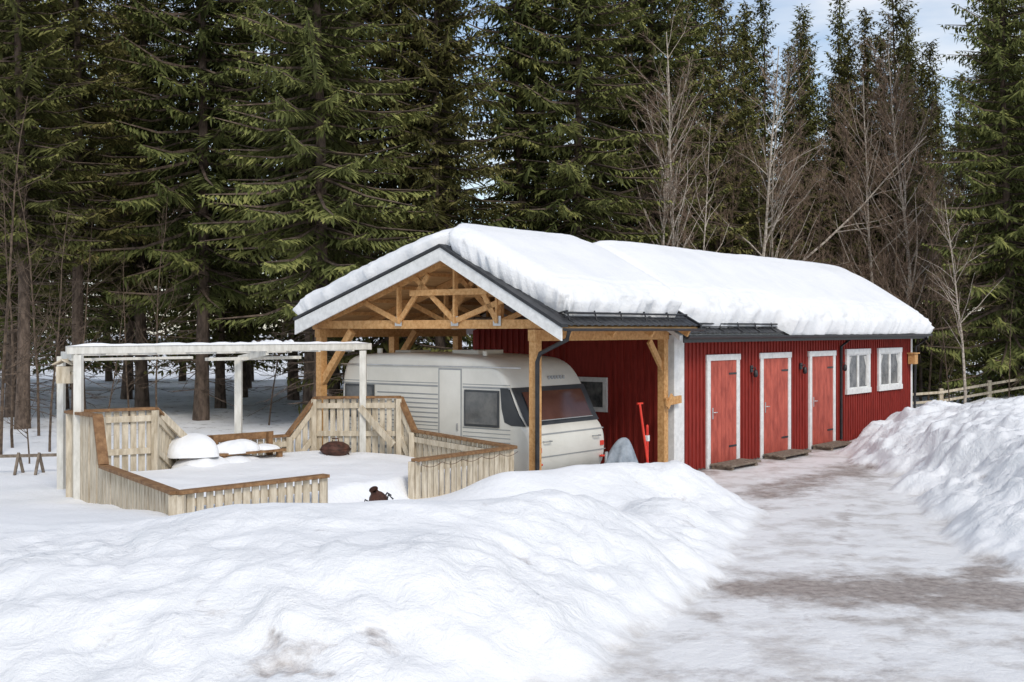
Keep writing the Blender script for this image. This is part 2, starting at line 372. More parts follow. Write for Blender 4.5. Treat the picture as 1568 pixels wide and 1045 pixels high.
r.prismY([(-.74,2.68),(1.66,3.99),(1.66,4.05),(-.74,2.74)],-4.9,-.77,0)
r.prismY([(5.14,2.82),(1.66,3.99),(1.66,4.05),(5.14,2.88)],-4.9,-.77,0)
r.prismY([(-.35,2.50),(1.66,3.80),(1.66,3.88),(-.35,2.59)],-.72,12.42,1)
r.prismY([(5.14,2.6),(1.66,3.80),(1.66,3.88),(5.14,2.72)],-.72,12.42,1)
r.obj('roof_boarding',['woodlt','white'],shed)
rk=MB()
for a0,a1 in ((-4.99,-4.955),):
    rk.prismY([(-.78,2.53),(1.66,3.83),(1.66,4.04),(-.78,2.73)],a0,a1,0)
    rk.prismY([(5.19,2.61),(5.19,2.86),(1.662,4.04),(1.662,3.83)],a0,a1,0)
    rk.prismY([(-.80,2.735),(1.66,4.05),(1.66,4.10),(-.80,2.785)],a0-.02,a1+.12,1)
    rk.prismY([(5.21,2.87),(5.21,2.915),(1.662,4.10),(1.662,4.05)],a0-.02,a1+.12,1)
rk.prismY([(-.80,2.66),(1.0,3.6),(1.0,3.76),(-.80,2.79)],-.755,-.70,1)
rk.prismY([(-.37,2.48),(1.66,3.78),(1.66,3.95),(-.37,2.65)],12.45,12.5,0)
rk.prismY([(5.19,2.6),(5.19,2.8),(1.66,3.95),(1.66,3.78)],12.45,12.5,0)
rk.obj('barge_boards',['white','black'],shed)
gt=MB()
def gutter(a0,a1,b,z,rr=.06):
    n=7; vs=[];fs=[]
    for a in (a0,a1):
        for k in range(n): th=math.pi*k/(n-1); vs.append((a,b-rr*math.cos(th),z-rr*math.sin(th)))
    for k in range(n-1): fs.append((k,k+1,n+k+1,n+k))
    fs.append(tuple(range(n))); fs.append(tuple(range(n,2*n))); gt.add(vs,fs,0)
gutter(-.6,12.5,-.43,2.585); gutter(-4.97,-.72,-.84,2.72,.045)
gt.box(-.6,12.45,-.37,-.35,2.46,2.6,0)
gt.tube([(-4.86,-.84,2.68),(-4.86,-.8,2.55),(-4.74,-.2,2.33),(-4.72,-.13,2.2),(-4.72,-.13,.0)],.035,8,0)
for (a0,a1,b,off) in ((-4.55,-1.0,-.60,0),(-.5,3.4,-.25,0)):
    zt=roofz(b,(a0+a1)/2)
    for k in range(int((a1-a0)/.75)+1):
        a=a0+k*.75
        gt.tube([(a,b+.22,zt+.12),(a,b+.02,zt+.16),(a,b-.02,zt+.02),(a,b-.1,zt-.03)],.014,6,0)
    gt.tube([(a0-.1,b,zt+.13),(a1+.1,b,zt+.13)],.016,8,0); gt.tube([(a0-.1,b,zt+.07),(a1+.1,b,zt+.07)],.012,8,0)
gt.obj('gutters_and_snow_guards',['black'],shed)
c=MB()
for a in (-4.6,-.72):
    c.box(a-.07,a+.07,-.07,.07,-.1,2.52,0)
for a in (-4.6,-2.7,-.8):
    c.box(a-.07,a+.07,4.83,4.97,-.1,2.56,0)
c.box(-4.7,-.62,-.07,.07,2.52,2.70,0); c.box(-4.7,-.6,4.83,4.97,2.56,2.71,0)
def br(p,q,w_=.05,h_=.12,m=0): c.beam(p,q,w_,h_,m)
br((-.72,.0,1.95),(-1.2,.0,2.5)); br((-4.6,4.85,1.75),(-4.6,4.1,2.68),.1,.12); br((-4.5,4.9,1.9),(-3.9,4.9,2.52)); br((-2.7,4.85,2.0),(-2.7,4.3,2.68),.1,.12)
br((-.80,-.10,1.38),(-.28,-.12,1.41),.04,.14); br((-.8,-.14,1.28),(-.62,-.14,1.5),.03,.1)
for i,a in enumerate((-4.62,-3.4,-2.2,-1.0)):
    c.box(a-.025,a+.025,-.3,5.1,2.715+.001*i,2.86,0)
    for (b0,z0,b1,z1) in ((-.7,2.63,1.66,3.91),(5.1,2.76,1.66,3.91)):
        br((a,b0,z0),(a,b1,z1),.048,.13)
    def rz(b): return 3.85-(1.66-b)*.543 if b<1.66 else 3.85-(b-1.66)*.334
    a2=a-.03
    for bb in (1.62,.72,2.9,-.05): br((a2,bb,2.80),(a2,bb,rz(bb)),.04,.09)
    for p,q in (((.72,2.82),(1.2,rz(1.2))),((1.62,2.84),(.5,rz(.5)-.02)),((1.62,2.84),(2.5,rz(2.5))),((2.9,2.82),(2.2,rz(2.2)-.04)),((2.9,2.84),(3.7,rz(3.7)))):
        br((a2-.01,p[0],p[1]),(a2-.01,q[0],q[1]),.035,.09)
    br((a2-.045,.9,3.32),(a2-.045,2.6,3.32),.03,.1)
for bb in (-.5,.2,.9,1.5): 
    z=roofz(bb,-2)-.11; c.box(-4.93,-.8,bb-.025,bb+.025,z-.06,z,0)
for bb in (1.85,2.5,3.15,3.8,4.45,5.0):
    z=roofz(bb,-2)-.10; c.box(-4.93,-.8,bb-.025,bb+.025,z-.06,z,0)
c.obj('carport_timber_frame',['wood'],shed)
c2=MB()
for bb in (1.62,.72,2.9): c2.box(-4.672,-4.666,bb-.08,bb+.08,2.76,2.92,0)
c2.obj('nail_plates',['alu'],shed)
st=MB()
for k in range(6): st.box(-3.3,-.9,2.2+k*.16,2.33+k*.16,2.87+.02*(k%2),2.91+.02*(k%2),0)
st.prismY([(.9,2.88),(2.0,2.88),(1.9,3.0),(1.3,3.2),(1.0,3.12)],-2.0,-1.2,1)
st.obj('stored_planks',['grey_wood','tarp'],shed)

# roof snow
def edgeprof(d,r,p=2.3): 
    x=np.clip(d/r,0,1); return (1-(1-x)**p)**(1/p)
NS,NT=120,420
S=(1-np.cos(np.linspace(0,math.pi,NS)))/2*.75+np.linspace(0,1,NS)*.25
T=np.linspace(0,1,NT); T=T*.7+.3*(1-np.cos(T*math.pi))/2
SS,TT=np.meshgrid(S,T)
A=-4.7+TT*17.05
def bRf(A): return np.interp(A,[-4.7,-1.15,-.9,3.5,3.72,12.4],[-.53,-.53,-.21,-.21,-.45,-.45])+.05*fbm(A,A*0,1.0,3)+.03*fbm(A,A*0+5,5,2)
bL=np.full(A.shape,5.15)
bR=bRf(A); B=bR+(bL-bR)*SS
a0=np.interp(B,[-.5,.3,1.2,1.5,1.75,2.0,3,5.2],[-4.50,-4.70,-4.92,-4.90,-4.5,-4.74,-4.86,-4.88])+.05*fbm(B,B*0+3,2,3)
A=a0+(12.42-a0)*TT
bR=bRf(A); B=bR+(bL-bR)*SS
dS=np.minimum(B-bR,bL-B); dA=np.minimum(A-a0,12.42-A)
k=sstep(-1.15,-.75,A)
zr=np.where(B<1.66,4.06-(1.66-B)*.5436,4.06-(B-1.66)*.336)*(1-k)+np.where(B<1.66,3.90-(1.66-B)*.637,3.90-(B-1.66)*.328)*k
ridge=.10*np.exp(-((B-1.66)/.4)**2)
Th=np.interp(A,[-4.8,-.9,-.3,12.4],[.50,.51,.64,.62])-ridge+.05*fbm(A,B,.45,2)
lowleft=sstep(1.7,2.2,B)*(1-sstep(-4,-2.6,A))
Th=Th-.06*lowleft
Th=Th-.05*sstep(-1.4,-.9,A)*(1-sstep(-.6,.3,A))
pr=edgeprof(dS,.40,2.8)*edgeprof(dA,.34,2.6)
far=edgeprof(12.42-A,1.8,1.8); Th=Th*(.45+.55*far)
Z=zr+.03+Th*pr
bul=np.sin(np.clip(pr,0,1)*math.pi)*.12*(1+1.4*fbm(A*1.3,B*.2+Z*6,2.2,3))
A_,B_=A.copy(),B.copy()
B=B-bul*(dS<.42)*(B_<1.66)+bul*(dS<.42)*(B_>=1.66); A=A-bul*((A_-a0)<.38)
lay=.016*np.sin(Z*62+2*fbm(A,B,1,2)*6)+.03*fbm(A_*2,Z*3,3,3); B=B-lay*(dS<.30)*(B_<1.66); A=A-lay*((A_-a0)<.26)
id=np.arange(NS*NT).reshape(NT,NS)
F=np.stack([id[:-1,:-1],id[:-1,1:],id[1:,1:],id[1:,:-1]],-1).reshape(-1,4)
m_=np_mesh('roof_snow',np.stack([A,B,Z],-1).reshape(-1,3),F,['snow'],smooth=True); o=bpy.data.objects.new('roof_snow',m_); sc.collection.objects.link(o); o.parent=shed

# ------------------------------------------------------------ CARAVAN
van=empty('caravan',(OX,OY,0),ANG)
A0,A1=-4.32,-2.2
ctrl=[(.36,.30),(.26,.50),(.25,.85),(.32,1.05),(.44,1.18),(.68,1.66),(.86,1.95),(1.05,2.13),(1.4,2.23),(2.6,2.275),(4.1,2.27),(4.5,2.2),(4.66,1.95),(4.70,1.4),(4.68,.32)]
def chaikin(P,it=2):
    for _ in range(it):
        Q=[P[0]]
        for i in range(len(P)-1):
            p,q=P[i],P[i+1]; Q.append((.75*p[0]+.25*q[0],.75*p[1]+.25*q[1])); Q.append((.25*p[0]+.75*q[0],.25*p[1]+.75*q[1]))
        Q.append(P[-1]); P=Q
    return P
prof=chaikin(ctrl,2); npf=len(prof)
nrm=[]
for i in range(npf):
    p=prof[max(i-1,0)];q=prof[min(i+1,npf-1)]; dx,dz=q[0]-p[0],q[1]-p[1]; L_=math.hypot(dx,dz); nrm.append((dz/L_,-dx/L_))
v=MB(); vs=[];fs=[]
rings=[(0,.10),(.012,.06),(.04,.025),(.10,0)]
RR=[(A0+a,i) for a,i in rings]+[(A0+(A1-A0)*.25,-.012),(A0+(A1-A0)*.5,-.018),(A0+(A1-A0)*.75,-.012)]+[(A1-a,i) for a,i in rings[::-1]]
for a,ins in RR:
    for i,(y,z) in enumerate(prof): vs.append((a,y+nrm[i][0]*ins,z+nrm[i][1]*ins))
for j in range(len(RR)-1):
    for i in range(npf-1): fs.append((j*npf+i,j*npf+i+1,(j+1)*npf+i+1,(j+1)*npf+i))
v.add(vs,fs,0,True)
n=len(RR)-1
v.add(vs[:npf],[tuple(range(npf))],0); v.add(vs[n*npf:],[tuple(range(npf))[::-1]],0)
v.box(A0+.06,A1-.06,.4,4.62,.26,.36,1)
v.obj('shell',['van','vandark'],van)
s=MB(); X0=A0
def sp(y0,y1,z0,z1,m,t=.006,o=0): s.box(X0-t-o,X0-o+.002,y0,y1,z0,z1,m)
sp(1.76,2.28,.42,2.04,1,.010); sp(1.785,2.255,.445,2.015,0,.014)
s.box(X0-.03,X0,1.83,1.86,1.0,1.12,2)
for y0,y1 in ((.72,1.74),(2.30,4.60)):
    for z_,h,mm in ((1.78,.012,1),(1.72,.03,1),(1.05,.012,1),(.98,.012,1),(.91,.012,1),(.84,.012,1),(.60,.05,1),(.50,.012,1)): sp(y0,y1,z_,z_+h,mm,.005)
for z_ in (1.58,1.50,1.42,1.34,1.26,1.18,1.10): sp(2.30,3.75,z_,z_+.022,1,.005)
sp(.62,4.66,.30,.42,1,.012)
s.box(A0-.02,A0,.5,4.66,2.065,2.085,2)
s.obj('side_stripes_and_door',['van','vangrey','alu'],van,bevel=.003)
w=MB()
for y0,y1,z0,z1 in ((.98,1.66,1.12,1.66),(3.85,4.52,1.15,1.68)):
    w.box(X0-.026,X0-.001,y0-.035,y1+.035,z0-.035,z1+.035,1); w.box(X0-.034,X0-.02,y0,y1,z0,z1,0)
    w.box(A1+.001,A1+.03,y0,y1,z0,z1,0)
w.box(A1+.001,A1+.03,2.2,3.2,1.15,1.66,0)
w.obj('side_windows',['glassg','vandark'],van,bevel=.012)
def pat(z):
    for i in range(npf-1):
        if prof[i][1]<=z<=prof[i+1][1] and prof[i][0]<1.5:
            t=(z-prof[i][1])/(prof[i+1][1]-prof[i][1]+1e-9); return prof[i][0]+t*(prof[i+1][0]-prof[i][0])
f=MB()
def band(z0,z1,a0,a1,off,m,nz=10,na=10,r=0):
    vs=[];fs=[]
    for j in range(nz+1):
        z=z0+(z1-z0)*j/nz; y=pat(z)
        for i in range(na+1):
            a=a0+(a1-a0)*i/na; x=(a-A0)/(A1-A0)*2-1; crown=-.014*(1-x*x)
            e=max(0,(abs(x)-.94)/.06)
            vs.append((a,y-off+crown+e*e*.04,z+off*.4))
    for j in range(nz):
        for i in range(na): fs.append((j*(na+1)+i,j*(na+1)+i+1,(j+1)*(na+1)+i+1,(j+1)*(na+1)+i))
    f.add(vs,fs,m,True)
band(1.13,1.74,A0+.03,A1-.03,.014,0)
band(1.19,1.66,A0+.22,A1-.22,.03,1)
band(1.185,1.20,A0+.22,A1-.22,.036,2); 
band(.98,1.0,A0+.05,A1-.05,.012,2); band(.62,.635,A0+.05,A1-.05,.012,2)
for xs_,sg in ((A0,-1),(A1,1)):
    pts=[(pat(1.13)+.03,1.13),(pat(1.3)+.05,1.3),(pat(1.5)+.05,1.5),(pat(1.74)+.03,1.74),(.93,1.74),(.90,1.40),(.84,1.18),(.70,1.13)]
    n=len(pts); o_=xs_+sg*.006; i_=xs_-sg*.03
    f.add([(o_,p[0],p[1]) for p in pts]+[(i_,p[0],p[1]) for p in pts],[tuple(range(n)),tuple(range(2*n-1,n-1,-1))]+[(i,(i+1)%n,n+(i+1)%n,n+i) for i in range(n)],0)
f.box(A0+.06,A1-.06,.285,.37,.26,.34,2)
for a in (A0+.16,A1-.16):
    f.lathe([(0,.0),(.05,.0),(.05,.03),(0,.03)],(a,.24,.5),12,3)
    f.box(a-.05,a+.05,.235,.262,.70,.78,3)
for a in (A0+.35,A1-.35): f.tube([(a-.09,.25,.88),(a-.09,.2,.88),(a+.09,.2,.88),(a+.09,.25,.88)],.011,6,2)
for k in range(6): 
    y=pat(1.86); f.box(-3.2+k*.085,-3.15+k*.085,y-.03,y-.012,1.85,1.91,2)
f.obj('front_windscreen_and_trim',['vandark','glassb','vangrey','redplastic'],van)
u=MB()
for a in (A0+.12,A1-.12):
    vs=[];fs=[];prf=[(.10,-.09),(.27,-.09),(.31,-.06),(.31,.06),(.27,.09),(.10,.09)]
    for r_,x_ in prf:
        for k in range(20): th=k*math.pi/10; vs.append((a+x_,2.75+r_*math.cos(th),.31+r_*math.sin(th)))
    for j in range(len(prf)-1):
        for k in range(20): fs.append((j*20+k,j*20+(k+1)%20,(j+1)*20+(k+1)%20,(j+1)*20+k))
    u.add(vs,fs,0,True); u.tube([(a-.07,2.75,.31),(a+.07,2.75,.31)],.12,12,1)
u.beam((A0+.5,1.2,.28),(-3.26,-.65,.36),.06,.09,1); u.beam((A1-.5,1.2,.28),(-3.26,-.65,.36),.06,.09,1)
u.tube([(-3.26,-.45,.7),(-3.26,-.45,.12)],.03,8,1); u.tube([(-3.3,-.45,.09),(-3.2,-.45,.09)],.09,12,0)
u.box(-3.32,-3.2,-.85,-.62,.34,.42,1)
u.box(-3.6,-2.9,2.0,2.6,2.27,2.34,2); u.box(-3.6,-3.1,3.6,4.0,2.26,2.32,2); u.tube([(-4.1,3.9,2.27),(-4.1,3.9,2.36)],.05,10,2)
u.tube([(-3.9,1.6,2.25),(-3.9,1.6,2.33)],.04,10,2)
u.obj('chassis_wheels_and_roof_vents',['rubber','alu','van'],van,bevel=.004)
tp=empty('tarp_covered_hitch',(OX,OY,0),ANG)
t=MB(); vs=[];fs=[];n=48;L_=16
for j in range(L_+1):
    q=j/L_
    for k in range(n):
        th=2*math.pi*k/n; fold=1+.16*q*math.sin(7*th+2*q)+.08*q*math.sin(12*th+1)+.05*math.sin(3*th+4*q)
        r_=(.04+.36*q**.7)*fold; vs.append((-3.0+r_*1.1*math.cos(th)-.06*q,-.62+r_*.9*math.sin(th)+.05*q,.92-.86*q**1.2+.04*math.sin(3*th)*q))
for j in range(L_):
    for k in range(n): fs.append((j*n+k,j*n+(k+1)%n,(j+1)*n+(k+1)%n,(j+1)*n+k))
t.add(vs,fs,0,True); t.add(vs[:n],[tuple(range(n))],0); t.obj('tarp',['tarp'],tp)
sh=empty('snow_shovel',(OX,OY,0),ANG)
t=MB(); t.tube([(-2.05,-.55,.05),(-2.0,-.30,1.42)],.022,8,0); t.tube([(-2.06,-.29,1.42),(-1.92,-.31,1.42)],.018,8,0)
vs=[];fs=[]
for j in range(6):
    for i in range(8): vs.append((-2.3+i*.07,-.62+.03*j-.05*((i-3.5)/3.5)**2,-.05+j*.07))
for j in range(5):
    for i in range(7): fs.append((j*8+i,j*8+i+1,j*8+9+i,j*8+8+i))
t.add(vs,fs,0,True); t.obj('shovel_body',['redplastic'],sh)
ms=empty('snow_marker_stick',(OX,OY,0),ANG)
t=MB(); t.tube([(-1.75,-.3,-.05),(-1.72,-.28,1.0)],.026,8,0); t.lathe([(.026,0),(.02,.03),(0,.04)],(-1.72,-.28,1.0),8,0); t.box(-1.752,-1.69,-.311,-.249,.75,.85,1)
t.obj('stick',['redplastic','white'],ms)

# ------------------------------------------------------------ DECK
deck=empty('wooden_terrace')
t=MB()
nD=len(DECK); vs=[(x,y,.30) for x,y in DECK]+[(x,y,.36) for x,y in DECK]
t.add(vs,[tuple(range(nD))[::-1],tuple(range(nD,2*nD))]+[(i,(i+1)%nD,nD+(i+1)%nD,nD+i) for i in range(nD)],0)
t.obj('deck_floor',['fence'],deck)
def fence(name,P,Q,zp,zq,zb=0.05,posts=True,inner=1):
    P=Vector((P[0],P[1],0));Q=Vector((Q[0],Q[1],0)); d=(Q-P); L_=d.length; d.normalize(); nr=Vector((-d.y,d.x,0))
    t=MB(); n=max(1,round(L_/.125)); st=L_/n
    for k in range(n):
        g0=.016+rnd.uniform(-.005,.005)
        c0=P+d*(k*st+g0); c1=P+d*((k+1)*st-g0)
        j=rnd.uniform(-.006,.006); o=nr*j
        za=zp+(zq-zp)*(k/n); zc=zp+(zq-zp)*((k+1)/n)
        a=c0+o-nr*.011; b=c1+o-nr*.011; e=c1+o+nr*.011; g_=c0+o+nr*.011
        vs=[(*a.xy,zb),(*b.xy,zb),(*e.xy,zb),(*g_.xy,zb),(*a.xy,za-.03),(*b.xy,zc-.03),(*e.xy,zc-.03),(*g_.xy,za-.03)]
        t.add(vs,[(0,3,2,1),(4,5,6,7),(0,1,5,4),(1,2,6,5),(2,3,7,6),(3,0,4,7)],0)
    for zz in (.14,.62):
        i_=nr*.035*inner
        t.beam((P.x+i_.x,P.y+i_.y,zp-zz),(Q.x+i_.x,Q.y+i_.y,zq-zz),.035,.09,0)
    t.beam((*P.xy,zp),(*Q.xy,zq),.14,.04,1)
    if posts:
        for p,z in ((P,zp),(Q,zq)):
            o=nr*.06*inner; t.box(p.x+o.x-.045,p.x+o.x+.045,p.y+o.y-.045,p.y+o.y+.045,0,z-.025,0)
    t.obj(name,['fence','rail'],deck,bevel=.003)
D=DECK; HI=1.52
fence('railing_outer_left',D[0],D[1],HI,HI,inner=1)
fence('railing_step_down',(-5.67,16.09),(-5.50,15.83),HI,.88,posts=False)
fence('railing_front_left',(-5.50,15.83),D[3],.86,.84)
fence('railing_front',D[3],D[4],.84,.85)
fence('railing_entrance',D[5],D[6],.90,.90)
fence('railing_carport_side',D[6],D[7],.90,.99)
fence('railing_slope_right',D[7],(-1.91,20.05),.99,HI+.03,posts=False)
fence('railing_back_right',(-1.91,20.06),D[9],HI+.03,HI)
fence('railing_slope_back',D[9],D[10],HI,.90,posts=False)
fence('railing_back',D[10],D[11],.89,.89)
fence('railing_slope_left',D[11],D[12],.90,HI,posts=False)
fence('railing_left_back',D[12],D[0],HI,HI)
t=MB(); t.beam((-5.3,17.75,HI-.1),(-4.9,18.55,.75),.04,.11,0); t.beam((-2.6,20.1,HI-.15),(-2.0,19.85,.75),.04,.11,0); t.obj('railing_braces',['fence'],deck)
t=MB(); P=Vector((-1.28,16.21,.80)); Q=Vector((.06,17.96,.80)); pts=[]
for i in range(41):
    q=i/40; c_=P.lerp(Q,q); pts.append((c_.x+.03,c_.y-.03,.84-.05*math.sin((q*5%1)*math.pi)))
t.tube(pts,.004,5,0); t.obj('light_string',['rust'],deck)
pg=empty('pergola'); t=MB()
P1=Vector((-6.18,16.55,0)); P2=Vector((-2.47,20.25,0)); dd=(P2-P1).normalized(); pn=Vector((-dd.y,dd.x,0))
def W_(s,o,z): p=P1+dd*s+pn*o; return (p.x,p.y,z)
LL=(P2-P1).length
for s_,o_ in ((.08,0),(LL-.12,0)):
    p=W_(s_,o_,0); t.box(p[0]-.055,p[0]+.055,p[1]-.055,p[1]+.055,0,2.34,0)
p=(-4.48,19.25); t.box(p[0]-.055,p[0]+.055,p[1]-.055,p[1]+.055,0,2.25,0)
p=(-6.75,17.6); t.box(p[0]-.05,p[0]+.05,p[1]-.05,p[1]+.05,0,2.3,0)
t.beam(W_(-.1,0,2.41),W_(LL+.05,0,2.41),.05,.11,0); 
t.beam(W_(.4,.55,2.26),W_(2.2,.6,2.26),.08,.04,0); t.beam(W_(2.4,.5,2.23),W_(4.2,.55,2.23),.1,.05,0); t.beam(W_(.4,.95,2.33),W_(4.3,.95,2.33),.06,.05,0)
t.beam((-6.2,16.6,2.31),(-6.75,17.65,2.32),.05,.1,0); t.beam((-4.48,19.3,2.22),W_(3.2,0.0,2.34),.05,.1,0)
for s_ in (.5,1.3,2.3,3.2,4.2,4.9): t.beam(W_(s_,-.02,2.36),W_(s_,1.0,2.36),.045,.06,0)
t.obj('beams_and_posts',['pergola'],pg,bevel=.005)
t=MB()
def snowstrip(p,q,w_,h_):
    p=Vector(p);q=Vector(q); n=40; d_=(q-p).normalized(); nr=Vector((-d_.y,d_.x,0)); vs=[];fs=[]
    for i in range(n+1):
        c_=p.lerp(q,i/n); e=min(1,min(i,n-i)/2+.05); hh=h_*(.7+.6*rnd.random())*e
        for k in range(7): th=math.pi*k/6; vs.append(tuple(c_+nr*(w_/2*math.cos(th))+Vector((0,0,hh*math.sin(th)**.7))))
    for i in range(n):
        for k in range(6): fs.append((i*7+k,i*7+k+1,(i+1)*7+k+1,(i+1)*7+k))
    t.add(vs,fs,0,True)
snowstrip(W_(-.1,0,2.465),W_(LL,0,2.465),.08,.035); snowstrip(W_(.4,.95,2.355),W_(4.3,.95,2.355),.08,.03); snowstrip(W_(3.1,.3,2.39),W_(3.9,.3,2.39),.22,.12)
t.obj('pergola_snow',['snow'],pg)
fb=empty('bird_feeder',(-6.42,16.9,1.93)); t=MB(); t.box(-.1,.1,-.1,.1,0,.24,0); t.beam((-.14,0,.27),(.0,0,.34),.28,.02,0); t.beam((.14,0,.27),(0,0,.34),.28,.02,0); t.beam((.1,-.02,.15),(.26,-.3,.15),.03,.04,0); t.obj('feeder_house',['fence'],fb)
def blob(mb,c,rx,ry,rz_,seed,m=0,p=2.6):
    R=np.random.RandomState(seed); ph=R.rand(6)*6; vs=[];fs=[];n=40;k=14
    for j in range(k+1):
        q=j/k*math.pi/2
        for i in range(n):
            th=2*math.pi*i/n; w1=1+.10*math.sin(2*th+ph[0])+.07*math.sin(5*th+ph[1])+.03*math.sin(9*th+ph[4])
            cr=abs(math.cos(q))**(2/p); sr=math.sin(q)**(2/p) if q>0 else 0
            vs.append((c[0]+rx*w1*cr*math.cos(th),c[1]+ry*w1*cr*math.sin(th),c[2]+rz_*sr*(1+.14*math.sin(th+ph[2])*cr+.07*math.sin(th*3+ph[3])*cr)))
    for j in range(k):
        for i in range(n): fs.append((j*n+i,j*n+(i+1)%n,(j+1)*n+(i+1)%n,(j+1)*n+i))
    mb.add(vs,fs,m,True)
tb=empty('garden_table',(-5.05,18.35,.36)); t=MB()
t.lathe([(0,.40),(.42,.40),(.42,.44),(0,.44)],(0,0,0),24,0)
for k in range(4):
    th=k*math.pi/2+.6; t.beam((.3*math.cos(th),.3*math.sin(th),.4),(.38*math.cos(th),.38*math.sin(th),0),.05,.05,0)
blob(t,(0,0,.38),.50,.46,.34,3,1,2.1); blob(t,(.25,-.1,.15),.5,.42,.27,13,1,2.0); t.obj('table_top_and_legs',['rail','snow'],tb)
bn=empty('garden_bench',(-4.25,18.9,.36),.75); t=MB()
for k in range(3): t.box(-.6,.6,-.2+k*.14,-.08+k*.14,.36,.40,0)
for x in (-.5,.5):
    t.box(x-.04,x+.04,-.18,-.1,0,.36,0); t.box(x-.04,x+.04,.12,.2,0,.66,0)
t.box(-.6,.6,.2,.23,.56,.66,0)
blob(t,(-.2,0,.38),.40,.24,.20,5,1,2.2); blob(t,(.35,0.02,.38),.25,.2,.10,8,1,2.2); blob(t,(-.3,.0,.15),.6,.45,.2,9,1,2.0); t.obj('bench_frame',['rail','snow'],bn)
px_,py_=-2.93,19.5; fz=hz(px_,py_)
fp=empty('fire_bowl',(px_,py_,fz-.06)); t=MB()
t.lathe([(.05,.02),(.18,.05),(.25,.12),(.265,.15),(.25,.15),(.0,.13)],n=24,m=0)
t.lathe([(.25,.155),(.22,.21),(.13,.26),(.04,.275),(0,.278)],n=24,m=0); t.tube([(-.05,0,.27),(-.05,0,.32),(.05,0,.32),(.05,0,.27)],.012,6,0)
for k in range(3):
    th=k*2.09; t.tube([(.2*math.cos(th),.2*math.sin(th),.1),(.3*math.cos(th),.3*math.sin(th),-.1)],.015,6,0)
t.obj('bowl_and_lid',['rust'],fp)
lx,ly=-1.70,15.2; lz=hz(lx,ly)
ln=empty('garden_fire_lantern',(lx,ly,lz)); ln.rotation_euler=(math.radians(25),math.radians(-28),.4); t=MB()
t.lathe([(0,-.05),(.08,-.04),(.12,.03),(.13,.1),(.10,.18),(.055,.24),(.05,.30),(.06,.31),(.05,.30),(.03,.26)],n=18,m=0)
for k in range(6): th=.3+k*1.05; t.tube([(.11*math.cos(th),.11*math.sin(th),.08),(.17*math.cos(th),.17*math.sin(th),.10+.02*k),(.21*math.cos(th),.21*math.sin(th),.02+.02*k)],.011,6,1)
t.box(-.38,-.31,-.02,.04,-.06,.02,1); t.obj('lantern_body',['rust','black'],ln)
wr=empty('log_rack',(-8.35,20.0,hz(-8.35,20))); t=MB()
t.beam((-.5,0,.30),(.7,.1,.32),.05,.05,0)
for x in (-.05,.3): t.beam((x,-.15,0),(x,.02,.36),.04,.04,0); t.beam((x,.2,0),(x,.02,.34),.04,.04,0)
t.obj('rack_poles',['grey_wood'],wr)
wf=empty('wooden_fence'); t=MB()
y0=38
for i,x in enumerate(np.arange(12.3,30,1.7)):
    yy=y0+.18*(x-12); z0=hz(x,yy); t.box(x-.06,x+.06,yy-.06,yy+.06,z0-.2,z0+.0+.68,0)
for zz in (.28,.56):
    xs_=np.arange(12.3,30,1.7)
    for x in xs_[:-1]:
        ya,yb=y0+.18*(x-12),y0+.18*(x+1.7-12); t.beam((x,ya-.08,hz(x,ya)+zz),(x+1.7,yb-.08,hz(x+1.7,yb)+zz),.03,.08,0)
t.obj('posts_and_rails',['fence'],wf)

